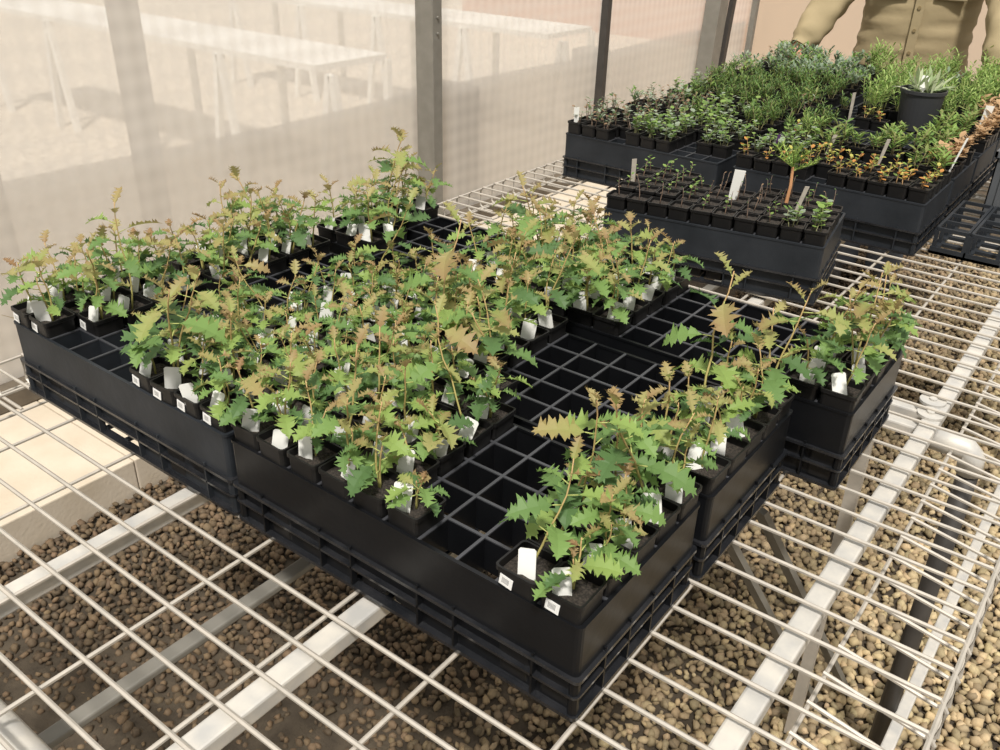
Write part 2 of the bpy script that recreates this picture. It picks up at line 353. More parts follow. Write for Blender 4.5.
# ---------------------------------------------------------------- nursery trays
def tray_meshes(nx, ny, px_, py_, h):
    """body, divider grid and open floor of a nx by ny cell tray, origin at front left bottom corner"""
    Lx, Ly = nx*px_, ny*py_; t = .0025
    zs = h*.46
    body = MB(); rings_ = MB()
    def ring(z0, z1, ins, th, tgt=None):
        x0, y0, x1, y1 = ins, ins, Lx-ins, Ly-ins
        rr = .006
        def loop(i, z):
            pts = []
            X0, Y0_, X1, Y1_ = x0+i, y0+i, x1-i, y1-i; r_ = max(rr-i, .002)
            for cx, cy, a0 in ((X1-r_, Y0_+r_, -90), (X1-r_, Y1_-r_, 0), (X0+r_, Y1_-r_, 90), (X0+r_, Y0_+r_, 180)):
                for k in range(4):
                    a = math.radians(a0+30*k); pts.append((cx+r_*math.cos(a), cy+r_*math.sin(a), z))
            return pts
        A, B_, C_, D = loop(0, z0), loop(0, z1), loop(th, z1), loop(th, z0); n = 16
        fs = []
        for a in range(4):
            for k in range(n):
                k2 = (k+1) % n; a2 = (a+1) % 4
                fs.append((a*n+k, a*n+k2, a2*n+k2, a2*n+k))
        (tgt or body).add(A+B_+C_+D, fs)
    ring(zs, h, 0, t)                       # smooth upper band
    ring(h-.003, h+.0005, -.001, .0045)     # rolled rim
    ring(zs-.003, zs+.001, -.0045, .0085, rings_)   # ledge
    ring(h*.24, h*.24+.003, -.0030, .0070, rings_)  # middle rib
    ring(0.0, .0045, -.0035, .0125, rings_)           # foot
    ring(h*.24, zs, .0045, .002)            # recessed band
    ribs = body
    def lower(n, pitch, other, axis):
        rb = [1, 3, 4, 6, 7, 9] if n == 10 else [1, 2, 3, 4]
        op = (4, 6) if n == 10 else (2, 3)
        for side in (0, 1):
            def P(u, w_, z):
                w2 = w_ if side == 0 else other-w_
                return (u, w2, z) if axis == 0 else (w2, u, z)
            def bx(u0, u1, w0, w1, z0, z1, mb):
                a, c = P(u0, w0, z0), P(u1, w1, z1)
                mb.box(tuple(min(p, q) for p, q in zip(a, c)), tuple(max(p, q) for p, q in zip(a, c)))
            for r_ in rb: bx(r_*pitch-.0012, r_*pitch+.0012, -.003, .005, 0, zs+.005, ribs)
            edges = [0.08]+rb+[n-.08]
            for e0, e1 in zip(edges, edges[1:]):
                if e0 >= op[0] and e1 <= op[1]: continue
                bx(e0*pitch, e1*pitch, .0045, .0065, .004, h*.24, body)
    lower(nx, px_, Ly, 0); lower(ny, py_, Lx, 1)
    for cx in (0.004, Lx-.004):             # corner pillars
        for cy in (0.004, Ly-.004):
            body.tube([(cx, cy, 0), (cx, cy, zs)], .0055, 8)
    grid = MB(); g = .0014
    for i in range(1, nx): grid.box((i*px_-g, t, h*.64), (i*px_+g, Ly-t, h-.001))
    for j in range(1, ny): grid.box((t, j*py_-g, h*.64), (Lx-t, j*py_+g, h-.0012))
    flo = MB(); g = .004
    for i in range(1, nx): flo.box((i*px_-g, .006, .004), (i*px_+g, Ly-.006, .008))
    for j in range(1, ny): flo.box((.006, j*py_-g, .004), (Lx-.006, j*py_+g, .0082))
    edge = MB(); g = .0018
    for i in range(1, nx): edge.box((i*px_-g, t, h-.001), (i*px_+g, Ly-t, h+.0008))
    for j in range(1, ny): edge.box((t, j*py_-g, h-.001), (Lx-t, j*py_+g, h+.0006))
    return body, grid, flo, edge, rings_
def make_tray_kind(dims, m):
    bd, gr, fl, ed, rg = tray_meshes(*dims)
    return (bd.mesh('tray_body', m, ), gr.mesh('divider_grid', m), fl.mesh('open_floor', m), ed.mesh('divider_edges', M['edge']), rg.mesh('ledge_rings', M['gloss']))
PX, PY = .9785*S, .956*S
TH = H-.0056
K_near = make_tray_kind((10, 5, PX, PY, TH), M['tray'])
K_dust_lit = make_tray_kind((10, 5, PX, PY, TH), M['tray_dusty_lit'])
FX, FY = .885*S, .96*S
K_far = make_tray_kind((10, 5, FX, FY, TH), M['tray_dusty_lit'])
def place_tray(kind, x, y, rz, lab, group):
    r = empty('nursery_tray', (x*S, y*S, 0.0056), rz); tag(r, lab, 'tray', group)
    for nm, d in zip(('tray_body', 'divider_grid', 'open_floor', 'divider_edges', 'ledge_rings'), kind): link(nm, d, r)
    return r
NEAR = {('1','L'): (.215, 0), ('1','R'): (10.2, 0), ('2','L'): (.32, 5.0755), ('2','R'): (10.32, 5.0755), ('3','L'): (1.6, 10.576), ('3','R'): (11.59, 10.576)}
near_lab = {('1','L'): 'front left black nursery tray, its left end full of pots', ('1','R'): 'front right black nursery tray whose corner is nearest the camera',
  ('2','L'): 'middle row left black nursery tray behind the front left tray', ('2','R'): 'middle row right black nursery tray with empty cells between two plant blocks',
  ('3','L'): 'back left black nursery tray of the near block, beside the steel upright', ('3','R'): 'back right black nursery tray of the near block, stepped out to the right'}
short = {('1','L'): 'front left tray', ('1','R'): 'front right tray', ('2','L'): 'middle left tray', ('2','R'): 'middle right tray', ('3','L'): 'back left tray', ('3','R'): 'back right tray'}
for k, (x, y) in NEAR.items():
    place_tray(K_dust_lit if k == ('1','L') else K_near, x, y, 0, near_lab[k], 'nursery trays of the near block')
EROT = .16
place_tray(K_far, 7.9, 20.65, EROT, 'black nursery tray set askew in front of the far block', None)
FAR = []
word = ['first', 'second', 'third', 'fourth', 'fifth', 'sixth']
for r_ in range(6):
    for h_ in (0, 1):
        FAR.append((r_, h_, (-.3 if h_ == 0 else 9.35), 30.2 + r_*5.15))
        place_tray(K_far, FAR[-1][2], FAR[-1][3], 0, 'black nursery tray in far block, %s row from front, %s side' % (word[r_], ('left', 'right')[h_]), 'nursery trays of the far block')

# ---------------------------------------------------------------- pots, soil, tags (shared meshes)
def pot_mesh(wt, wb, h, name='pot', m=None, nseg=3, rim=.0016):
    b = MB(); rr = .005
    def loop(hw, z, r_):
        pts = []
        for cx, cy, a0 in ((hw-r_, -hw+r_, -90), (hw-r_, hw-r_, 0), (-hw+r_, hw-r_, 90), (-hw+r_, -hw+r_, 180)):
            for k in range(nseg+1):
                a = math.radians(a0+90/nseg*k); pts.append((cx+r_*math.cos(a), cy+r_*math.sin(a), z))
        return pts
    w2, b2 = wt/2, wb/2; n = 4*(nseg+1)
    Ls = [loop(b2, 0, rr), loop(w2-.001, h-.006, rr), loop(w2+rim*.4, h-.005, rr), loop(w2+rim*.4, h, rr), loop(w2-.0016, h, rr*.8), loop(w2-.0022, h-.02, rr*.8)]
    fs = [tuple(range(n))[::-1]]
    for a in range(len(Ls)-1):
        for k in range(n): fs.append((a*n+k, a*n+(k+1) % n, (a+1)*n+(k+1) % n, (a+1)*n+k))
    b.add(sum(Ls, []), fs); return b.mesh(name, m or M['pot'])
def soil_mesh(wt, z):
    b = MB(); n = 7; hw = wt/2-.0024; vs = []; fs = []
    for i in range(n):
        for j in range(n):
            e = 0 if i in (0, n-1) or j in (0, n-1) else 1
            vs.append((-hw+2*hw*i/(n-1), -hw+2*hw*j/(n-1), z + e*random.uniform(-.0015, .003)))
    for i in range(n-1):
        for j in range(n-1): fs.append((i*n+j, (i+1)*n+j, (i+1)*n+j+1, i*n+j+1))
    b.add(vs, fs)
    return b.mesh('soil', M['soil'])
PH = H + .024 - .0138
pot_near = pot_mesh(.0462, .038, PH); soil_near = [soil_mesh(.0462, PH-.009) for _ in range(3)]
PHF = H + .028 - .0138
pot_far = pot_mesh(.0415, .035, PHF); soil_far = [soil_mesh(.0415, PHF-.006) for _ in range(2)]
def tag_mesh(w_, h_, m, name='plant_tag', taper=.55):
    b = MB(); t = .0004
    o2 = [(-w_/2, 0), (-w_*.1, -.014), (w_*.1, -.014), (w_/2, 0), (w_/2, h_-.002), (w_/2-.002, h_), (-w_/2+.002, h_), (-w_/2, h_-.002)]
    n = len(o2); vs = [(x, -t, z) for x, z in o2]+[(x, t, z) for x, z in o2]
    fs = [tuple(range(n)), tuple(range(n, 2*n))[::-1]]+[(k, n+k, n+(k+1) % n, (k+1) % n) for k in range(n)]
    b.add(vs, fs); return b.mesh(name, m)
tag_w = [tag_mesh(.018, .028, M['tagw']), tag_mesh(.020, .031, M['tagw']), tag_mesh(.018, .024, M['tagw'])]
b = MB(); b.box((-.0075, -.0006, -.006), (.0075, 0, .006)); sticker = b.mesh('barcode_sticker', M['barcode'])

# ---------------------------------------------------------------- plants
def spiny_leaf(b, base, d, L_, Wd, c0, c1, droop, rr, twist=0):
    """lobed, spiny tipped leaf along direction d, arching down by droop"""
    d = Vector(d).normalized(); side = d.cross(Vector((0, 0, 1)))
    if side.length < .05: side = Vector((1, 0, 0))
    side.normalize(); side = Quaternion(d, twist) @ side
    nrm = side.cross(d).normalized()
    if nrm.z < 0: nrm = -nrm
    vs = []; fs = []; cs = []
    def pt(u, v, e=0):
        a = droop*u
        along = L_*(math.sin(a)/droop if abs(droop) > 1e-3 else u)
        up = -L_*((1-math.cos(a))/droop if abs(droop) > 1e-3 else 0)
        return base + d*along + nrm*(up + abs(v)*.28*1 + e) + side*v
    def cc(u, v):
        k = min(1, u*.8+abs(v)/Wd*.5); 
        return tuple(c0[i]*(1-k)+c1[i]*k for i in range(3))
    env = [.62, 1.0, .95, .68]; mid = [.10, .30, .52, .72, .88]; nl = 4
    vs.append(pt(0, 0)); cs.append(cc(0, 0))
    for i in range(nl+1): vs.append(pt(mid[i], 0)); cs.append(cc(mid[i], 0))
    tip = len(vs); vs.append(pt(1.0, 0)); cs.append(c1)
    for sgn in (-1, 1):
        def add(u, v, sp=0):
            vs.append(pt(u, sgn*v, sp*rr.uniform(-.5, .9)*.006)); cs.append(c1 if sp else cc(u, v)); return len(vs)-1
        va = add(mid[0], Wd*.10)
        def F(*q): fs.append(q if sgn > 0 else q[::-1])
        F(0, va, 1)
        for i in range(nl):
            u0, u1 = mid[i], mid[i+1]; du = u1-u0; wv = Wd*.5*env[i]*rr.uniform(.85, 1.15); nx_ = (Wd*.5*env[min(i+1, 3)]+wv)*.5*(.33 if i < 3 else .32)
            s1 = add(u0+du*.28, wv*.88, 1); m1 = add(u0+du*.45, wv*.74); s2_ = add(u0+du*.80, wv*1.18, 1); m2 = add(u0+du*.88, wv*.66); vb = add(u1, nx_)
            F(i+1, va, s1, m1); F(i+1, m1, m2, i+2); F(m1, s2_, m2); F(i+2, m2, vb)
            va = vb
        t1 = add(.96, Wd*.17, 1); t2 = add(.93, Wd*.07)
        F(nl+1, va, t1, t2); F(nl+1, t2, tip)
    b.add(vs, fs, cs)
GREENS = [(.145,.25,.078), (.19,.31,.09), (.10,.185,.064), (.26,.37,.10)]
YOUNG = [(.34,.38,.12), (.28,.36,.10), (.40,.38,.15)]
BRONZE = [(.38,.28,.12), (.32,.20,.10), (.40,.34,.15)]
def spiny_plant(seed, hgt, nleaf, lsc=1.0):
    r = random.Random(seed); lf = MB(); st = MB()
    stems = 1 if r.random() < .55 else 2
    for s_ in range(stems):
        hh = hgt*(1 if s_ == 0 else r.uniform(.55, .8)); lean = Vector((r.uniform(-.3, .3), r.uniform(-.3, .3), 1)).normalized()
        pts = [Vector((0, 0, -.004))]; cur = Vector((0, 0, 0)); dr = lean.copy()
        nn = 7
        for i in range(nn):
            dr = (dr + Vector((r.uniform(-.22, .22), r.uniform(-.22, .22), .12))).normalized(); cur = cur + dr*hh/nn; pts.append(cur.copy())
        nst = [.0016-.0009*i/nn for i in range(nn+1)]
        st.tube(pts, nst, 5, c=[tuple((.34+.1*i/nn, .33-.05*i/nn, .10+.03*i/nn)) for i in range(nn+1) for _ in range(5)])
        nL = nleaf if s_ == 0 else int(nleaf*.6)
        a = r.uniform(0, 6.28)
        for i in range(nL):
            u = .27 + .73*(i+.5)/nL; f = u*nn; k = min(int(f), nn-1); p = pts[k].lerp(pts[k+1], f-k)
            a += 2.4+r.uniform(-.4, .4)
            top = u > .80
            el = r.uniform(.05, .45) if not top else r.uniform(.5, 1.1)
            d = Vector((math.cos(a)*math.cos(el), math.sin(a)*math.cos(el), math.sin(el)))
            L_ = (.043*r.uniform(.75, 1.25) if not top else .029*r.uniform(.7, 1.1))*lsc
            if u < .3: L_ *= .8
            c0 = r.choice(GREENS); c1 = tuple(v*1.12 for v in c0)
            if u > .6 and r.random() < .5: c0 = r.choice(YOUNG); c1 = r.choice(YOUNG+BRONZE)
            if top: c0 = r.choice(YOUNG+BRONZE); c1 = r.choice(BRONZE)
            pet = .011*lsc if not top else .003
            q = p + d*pet
            st.tube([p, q], [.0008, .0007], 4, c=(.36, .40, .12))
            spiny_leaf(lf, q, d, L_, L_*r.uniform(.50, .68) if not top else L_*.6, c0, c1, r.uniform(.5, 1.5) if not top else r.uniform(.1, .8), r, r.uniform(-.5, .5))
    return st.mesh('stem', M['stem'], True), lf.mesh('foliage', M['leaf'])
PL = [spiny_plant(100+i, random.uniform(.070, .115), random.choice((8, 9, 10)), .86) for i in range(16)]
PL_TALL = [spiny_plant(200+i, random.uniform(.14, .175), 9, 1.1) for i in range(5)]

# generic small seedlings of the far block
def leafy(seed, nst, hgt, lean, leaf, nleaf, cols, stemc, el=(.2, .8), w_=.35):
    r = random.Random(seed); lf = MB(); st = MB()
    for s_ in range(nst):
        x, y = (r.uniform(-.008, .008), r.uniform(-.008, .008)) if nst > 1 else (0, 0)
        hh = hgt*r.uniform(.6, 1.1); dr = Vector((r.uniform(-lean, lean), r.uniform(-lean, lean), 1)).normalized(); cur = Vector((x, y, 0)); pts = [cur-Vector((0, 0, .004))]
        for i in range(4):
            dr = (dr+Vector((r.uniform(-.15, .15), r.uniform(-.15, .15), .05))).normalized(); cur = cur+dr*hh/4; pts.append(cur.copy())
        st.tube(pts, [.0012, .0011, .0009, .0008, .0005], 4, c=stemc)
        a = r.uniform(0, 6.28)
        for i in range(nleaf):
            u = .25+.75*(i+1)/nleaf; f = u*4; k = min(int(f), 3); p = pts[k].lerp(pts[k+1], f-k); a += 2.4
            e = r.uniform(*el); d = Vector((math.cos(a)*math.cos(e), math.sin(a)*math.cos(e), math.sin(e))); L_ = leaf*r.uniform(.7, 1.2)
            sd = d.cross(Vector((0, 0, 1)))
            sd = sd.normalized()*L_*w_ if sd.length > .05 else Vector((L_*w_, 0, 0))
            nm = sd.cross(d).normalized()*L_
            c = r.choice(cols); c2 = tuple(v*1.2 for v in c)
            lf.add([p, p+d*L_*.3+sd*.8, p+d*L_*.68+sd*.85-nm*.05, p+d*L_-nm*.15, p+d*L_*.68-sd*.85-nm*.05, p+d*L_*.3-sd*.8, p+d*L_*.5-nm*.06],
                   [(0, 1, 6), (1, 2, 6), (2, 3, 6), (3, 4, 6), (4, 5, 6), (5, 0, 6)], [c, c, c2, c2, c2, c, c])
    return st.mesh('stem', M['stem'], True), lf.mesh('foliage', M['leaf'])
G1 = (.16,.27,.07); G2 = (.24,.36,.09); G3 = (.09,.16,.05); GY = (.50,.48,.12); OR = (.60,.28,.08); SV = (.30,.36,.26); BR = (.30,.20,.12)
KIND = {
 'twig':   [leafy(10+i, 3, .052, .5, .013, 6, [BR, G3, SV, SV], (.25,.18,.13)) for i in range(3)],
 'round':  [leafy(20+i, 4, .045, .5, .014, 6, [G1, G2, SV], (.25,.25,.12), w_=.5) for i in range(3)],
 'heath':  [leafy(30+i, 6, .055, .35, .016, 14, [G3, G1, (.17,.24,.06)], (.2,.18,.08), (.5, 1.2), .12) for i in range(3)],
 'silver': [leafy(40+i, 5, .060, .4, .022, 9, [SV, (.20,.27,.18), G1], (.25,.2,.12), (.3, 1.1), .20) for i in range(3)],
 'feather':[leafy(50+i, 5, .095, .30, .020, 16, [G2, (.34,.46,.14), G1], (.35,.38,.14), (.4, 1.1), .13) for i in range(3)],
 'yellow': [leafy(60+i, 2, .035, .4, .012, 6, [GY, OR, G2, GY], (.4,.25,.12), (.1, .9), .4) for i in range(4)],
 'lance':  [leafy(70+i, 3, .055, .4, .026, 9, [G1, G2, (.22,.26,.08)], (.3,.25,.12), (.3, 1.0), .15) for i in range(3)],
 'sprout': [leafy(80+i, 1, .045, .3, .009, 6, [G1, G2], (.2,.13,.09), w_=.4) for i in range(3)],
 'dry':    [leafy(90+i, 5, .055, .7, .024, 8, [(.50,.33,.18), (.42,.28,.15)], (.4,.28,.17), (.0, .9), .3) for i in range(2)],
 'thin':   [leafy(95+i, 1, .050, .15, .006, 3, [BR, G3], (.16,.11,.08)) for i in range(2)],
}
def add_tag(parent, z, big=0, lean=None, rz=None, data=None, x=None, y=None):
    t = link('plant_tag', data or random.choice(tag_w), parent)
    t.location = (random.uniform(-.010, .010) if x is None else x, random.uniform(-.017, -.008) if y is None else y, z)
    t.rotation_euler = (random.uniform(-.50, .0) if lean is None else lean, random.uniform(-.25, .25), random.uniform(-.1, .8) if rz is None else rz)
    return t
ORD = ['first', 'second', 'third', 'fourth', 'fifth', 'sixth', 'seventh', 'eighth', 'ninth', 'tenth']
def near_pot(key, i, j, prob_tag=.92, plant=None, sticker_on=False):
    x0, y0 = NEAR[key]; x = x0+(i+.5)*PX/S+random.uniform(-.03, .03); y = y0+(j+.5)*PY/S+random.uniform(-.03, .03)
    r = empty('spiny_leaved_seedling', (x*S, y*S, .0138), random.uniform(-.05, .05))
    tg = random.random() < prob_tag
    tag(r, '%sspiny-leaved seedling in square black pot, %s, %s row back, %s from left' % ('tagged ' if tg else '', short[key], ORD[j], ORD[i]), 'potted plant', 'spiny-leaved seedlings in the near block')
    link('pot', pot_near, r)
    link('soil', random.choice(soil_near), r)
    st, lf = plant or (random.choice(PL_TALL) if random.random() < .10 else random.choice(PL))
    a = random.uniform(0, 6.28); sc_ = random.uniform(.85, 1.15)
    if (key == ('1','L') and i >= 5 and j >= 2) or (key == ('2','L') and i >= 5): sc_ *= .80
    for nm, d in (('stem', st), ('foliage', lf)):
        o = link(nm, d, r, (0, 0, PH-.009), a); o.scale = (sc_,)*3
    if tg: add_tag(r, PH-.009)
    if sticker_on:
        s_ = link('barcode_sticker', sticker, r); s_.location = (-.010+random.uniform(-.003, .003), -.0232+.0006, PH-.0145); s_.rotation_euler = (math.radians(-2), math.radians(random.uniform(4, 10)), 0)
    return r
fill = {}
L_ = ('1','L'); R_ = ('1','R')
def put(key, cells):
    for i, j in cells: fill[(key, i, j)] = 1
put(L_, [(0,0),(1,0),(6,0),(7,0),(8,0),(9,0),(0,1),(1,1),(2,1),(6,1),(7,1),(8,1),(9,1)])
put(L_, [(i, j) for j in (2,3,4) for i in (0,1,2,6,7,8,9)]); put(L_, [(5,3),(5,4)])
put(R_, [(i, 0) for i in (0,1,2,3,4,5,8,9)]); put(R_, [(i, j) for j in (1,2,3,4) for i in (0,1,2,3,4,8,9)])
put(('2','L'), [(i, j) for j in range(5) for i in (0,1,6,7,8,9)]); put(('2','L'), [(2,2),(2,3),(2,4),(2,1),(2,0)])
for c in ((6,4),(7,4)): fill.pop((('2','L'), *c), None)
put(('3','L'), [(2,0),(2,1)])
put(('2','R'), [(i, j) for j in range(5) for i in (0,1,2,9)]); put(('2','R'), [(8,0),(8,1),(8,2),(8,3),(3,0)])
put(('3','L'), [(i, j) for j in range(5) for i in (0,1,7,8,9)])
for c in ((7,4),): fill.pop((('3','L'), *c), None)
put(('3','R'), [(i, j) for j in range(5) for i in (0,1,2)]); put(('3','R'), [(9, j) for j in range(5)]+[(8,0),(8,1),(8,2)])
stick = {(L_,0,0),(L_,1,0),(L_,2,1),(L_,6,0),(L_,7,0),(L_,8,0),(L_,9,0),(R_,8,0),(R_,9,0)}
tallset = {(R_,8,0): PL_TALL[0], (R_,8,2): PL_TALL[1], (('2','R'),9,4): PL_TALL[2], (('3','R'),8,1): PL_TALL[3], (('2','R'),8,2): PL_TALL[4]}
low = [spiny_plant(300+i, .055, 7, .8) for i in range(3)]
for i_, c in enumerate([(R_,5,0),(R_,4,1),(R_,4,2),(R_,9,0),(('2','R'),9,1)]): tallset[c] = low[i_ % 3]
for (key, i, j) in fill:
    near_pot(key, i, j, plant=tallset.get((key, i, j)), sticker_on=(key, i, j) in stick)

# far pots
kname = {'twig': 'sparse grey twiggy seedling', 'round': 'round-leaved green seedling', 'heath': 'fine dark heath-like seedling', 'silver': 'silvery narrow-leaved seedling',
 'feather': 'tall feathery bright green seedling', 'yellow': 'small yellow and orange tinted seedling', 'lance': 'slender lance-leaved green seedling', 'sprout': 'small green sprout', 'dry': 'dried brown seedling', 'thin': 'bare thin-stemmed seedling'}
kfile = {'twig': 'twiggy_seedling', 'round': 'round_leaved_seedling', 'heath': 'heath_seedling', 'silver': 'silver_leaved_seedling', 'feather': 'feathery_seedling', 'yellow': 'yellow_seedling', 'lance': 'lance_leaved_seedling', 'sprout': 'green_sprout', 'dry': 'dried_seedling', 'thin': 'thin_stemmed_seedling'}
def far_pot(kind, x, y, rz, lab, grp, dz=0):
    r = empty(kfile[kind], (x*S, y*S, .0138+dz), rz+random.uniform(-.05, .05)); tag(r, lab, 'potted plant', grp)
    link('pot', pot_far, r); link('soil', random.choice(soil_far), r)
    if kind:
        st, lf = random.choice(KIND[kind]); a = random.uniform(0, 6.28); s_ = random.uniform(.8, 1.15)
        for nm, d in (('stem', st), ('foliage', lf)):
            o = link(nm, d, r, (0, 0, PHF-.006), a); o.scale = (s_,)*3
    return r
ce, se = math.cos(EROT), math.sin(EROT)
EPOT = {}
for j in range(5):
    for i in range(10):
        if (i, j) in ((3,4),(4,4),(5,4),(9,4)): continue
        a, bb = (i+.5)*FX/S, (j+.5)*FY/S
        x = 7.9+ce*a-se*bb; y = 20.65+se*a+ce*bb
        if i < 4 and j > 0: kd = 'sprout'
        elif (i, j) in ((8, 0), (9, 0), (9, 1)): kd = 'round'
        elif i >= 8 and j < 2: kd = 'sprout'
        elif (i+j) % 3 == 0: kd = 'thin'
        else: kd = random.choice(['thin', 'thin', 'sprout'])
        EPOT[(i, j)] = far_pot(kd, x, y, EROT, '%s, askew tray, %s row back, %s pot from left' % (kname[kd], ORD[j], ORD[i]), 'pots in the askew tray', .006 if (i < 3 and j > 0) else 0)
def zone(r_, h_, i, j):
    gx = h_*10+i; gy = r_*5+j     # global cell column / row in the far block
    if r_ == 0 and h_ == 0:
        if i < 4: return 'twig' if not (i == 3 and j == 0) else None
        if i in (4, 5, 6): return 'round'
        if i >= 8 and j >= 1: return 'round'
        if i == 7 and j > 2: return 'round'
        return None
    if r_ == 0 and h_ == 1:
        if i < 3: return 'round' if j > 0 else 'yellow'
        if j < 3: return 'yellow'
        if i < 4: return 'lance'
        if i > 7: return 'lance'
        return None
    if r_ == 1 and h_ == 0:
        return 'twig' if i < 5 else ('round' if i < 8 else 'heath')
    if r_ == 1 and h_ == 1:
        if i < 2: return 'heath'
        if i > 4: return 'lance' if i < 9 else 'dry'
        return None if j > 1 else 'lance'
    if r_ == 2 and h_ == 0: return 'round' if i < 2 else 'heath'
    if r_ == 2 and h_ == 1:
        if i < 2: return None if i else 'heath'
        if i > 6: return 'lance' if i < 9 else 'dry'
        if j < 2: return None
        return 'yellow' if j == 2 else 'feather'
    if r_ == 3 and h_ == 0: return 'heath' if (i > 1) else 'heath'
    if r_ == 3 and h_ == 1:
        if i < 1: return None
        if i > 7: return 'dry'
        return 'feather'
    if r_ == 4: return ('silver' if h_ == 0 else 'feather') if i != 4 else 'silver'
    return 'silver' if h_ == 0 and i < 8 else ('feather' if i > 1 else None)
BP = (.700, 2.215)
for r_, h_, x0, y0 in FAR:
    for j in range(5):
        for i in range(10):
            kd = zone(r_, h_, i, j)
            if kd and random.random() < .22 and r_ > 0: kd = random.choice(['round', 'heath', 'silver', 'lance', 'twig'] if h_ == 0 else ['lance', 'feather', 'yellow', 'heath'])
            x = x0+(i+.5)*FX/S; y = y0+(j+.5)*FY/S
            if not kd or math.hypot(x*S-BP[0], y*S-BP[1]) < .10: continue
            if random.random() < (.10, .22, .30, .35, .35, .3)[r_]: continue
            far_pot(kd, x, y, 0, '%s, far block %s %s tray, %s row, %s across' % (kname[kd], word[r_], ('left', 'right')[h_], ORD[j], ORD[i]), 'seedling pots in the far block', random.uniform(0, .006))

# special things among the far pots
def stake(name, x, y, z, w_, h_, m, lab, lean=0, rz=.5, point=True):
    b = MB(); t = .0012
    o2 = [(-w_*.3, -.02), (w_*.3, -.02), (w_/2, .0), (w_/2, h_), (-w_/2, h_*(.97 if point else 1))]
    n = 5; vs = [(a, -t, c) for a, c in o2]+[(a, t, c) for a, c in o2]
    b.add(vs, [tuple(range(n)), tuple(range(n, 2*n))[::-1]]+[(k, n+k, n+(k+1) % n, (k+1) % n) for k in range(n)])
    o = b.build(name, m); o.location = (x*S, y*S, z); o.rotation_euler = (0, lean, rz); tag(o, lab, 'plant tag'); return o
ZT = .0138+PHF-.006
stake('plant_marker', 7.9, 22.9, ZT, .010, .058, M['wood_tag'], 'tall grey wooden marker at the left corner of the askew tray')
stake('plant_marker', 12.05, 23.9, ZT+.012, .022, .052, M['tagw'], 'large white plant marker leaning in the askew tray', .15)
stake('plant_marker', 14.75, 23.7, ZT, .008, .062, M['wood_tag'], 'narrow wooden marker at the right end of the askew tray', .25)
stake('plant_marker', 10.7, 31.6, ZT, .007, .055, M['purple'], 'purple marker among round-leaved seedlings at the front of the far block', .12)
stake('plant_marker', 13.0, 45.4, ZT, .007, .060, M['purple'], 'purple marker left of the feathery green plants', .1)
stake('plant_marker', 13.6, 45.8, ZT, .009, .055, M['wood_tag'], 'grey marker right of the purple one by the feathery plants')
stake('plant_marker', 14.9, 34.4, ZT, .008, .055, M['wood_tag'], 'grey marker standing in front of the empty far cells', .2)
stake('plant_marker', 12.6, 33.5, ZT, .009, .055, M['wood_tag'], 'pinkish grey marker behind the round-leaved seedlings', .25)
stake('plant_marker', 10.4, 44.0, ZT, .009, .060, M['wood_tag'], 'pale grey marker in the dark heath seedlings')
stake('plant_marker', -0.0, 30.7, ZT, .014, .045, M['tagw'], 'white marker at the far left corner of the far block', 0)
stake('plant_marker', 17.2, 45.2, ZT+.01, .022, .055, M['tagw'], 'large white marker at the right of the big round pot', .15)
stake('plant_marker', 18.0, 34.5, ZT, .004, .085, M['tagw'], 'thin white stake at the right edge of the far block', .25)
# conifer-like seedling in a pot of the askew tray
b = MB(); s2 = MB(); r0 = random.Random(5)
s2.tube([(0, 0, -.004), (.002, 0, .03), (.0, .002, .062)], [.0028, .0024, .002], 6, c=(.55, .28, .13))
for k in range(9):
    a = k*2.4; e = r0.uniform(.2, .9) if k < 8 else 1.4
    d = Vector((math.cos(a)*math.cos(e), math.sin(a)*math.cos(e), math.sin(e))); p0 = Vector((0, .002, .055+.006*(k % 3))); L2 = r0.uniform(.035, .05)
    s2.tube([p0, p0+d*L2], [.0012, .0008], 4, c=(.35, .42, .12))
    for q in range(26):
        u = (q+2)/28; a2 = q*2.4; pp = p0+d*L2*u; dd = (d*.9+Vector((math.cos(a2), math.sin(a2), .2))).normalized()*.013
        sd = dd.cross(Vector((.3, .5, .8))).normalized()*.0012; cc_ = (.32,.46,.10) if u > .6 else (.20,.33,.08)
        b.add([pp-sd, pp+sd, pp+dd], [(0, 1, 2)], cc_)
cp = EPOT.get((7, 3)) or EPOT[(7, 2)]
for ch in list(cp.children):
    if ch.name.startswith(('stem', 'foliage')): bpy.data.objects.remove(ch)
for o in (s2.build('stem', M['stem'], cp), b.build('foliage', M['leaf'], cp)): o.location = (0, 0, PHF-.006); o.scale = (1.35, 1.35, 1.2)
cp['label'] = 'upright conifer-like seedling with orange stem and yellow-green tips in askew tray'

# big round pot with a silvery rosette plant
bpot = empty('potted_plant', (BP[0], BP[1], H+.0065)); tag(bpot, 'large round black pot holding a silvery strap-leaved plant, right of far block', 'potted plant')
b = MB(); n = 32; prof = [(.0, 0), (.048, 0), (.058, .098), (.0615, .099), (.062, .108), (.058, .108), (.056, .09)]
vs = []; fs = []
for (rad, z) in prof:
    for k in range(n): vs.append((rad*math.cos(2*math.pi*k/n), rad*math.sin(2*math.pi*k/n), z))
for a in range(len(prof)-1):
    for k in range(n): fs.append((a*n+k, a*n+(k+1) % n, (a+1)*n+(k+1) % n, (a+1)*n+k))
b.add(vs, fs); b.build('pot', mat('grey_black_pot', (.035,.037,.04), .5), bpot, smooth=False)
b = MB(); b.add([(.057*math.cos(2*math.pi*k/n), .057*math.sin(2*math.pi*k/n), .096) for k in range(n)]+[(0, 0, .100)], [(k, (k+1) % n, n) for k in range(n)]); b.build('soil', M['soil'], bpot)
b = MB(); r0 = random.Random(11)
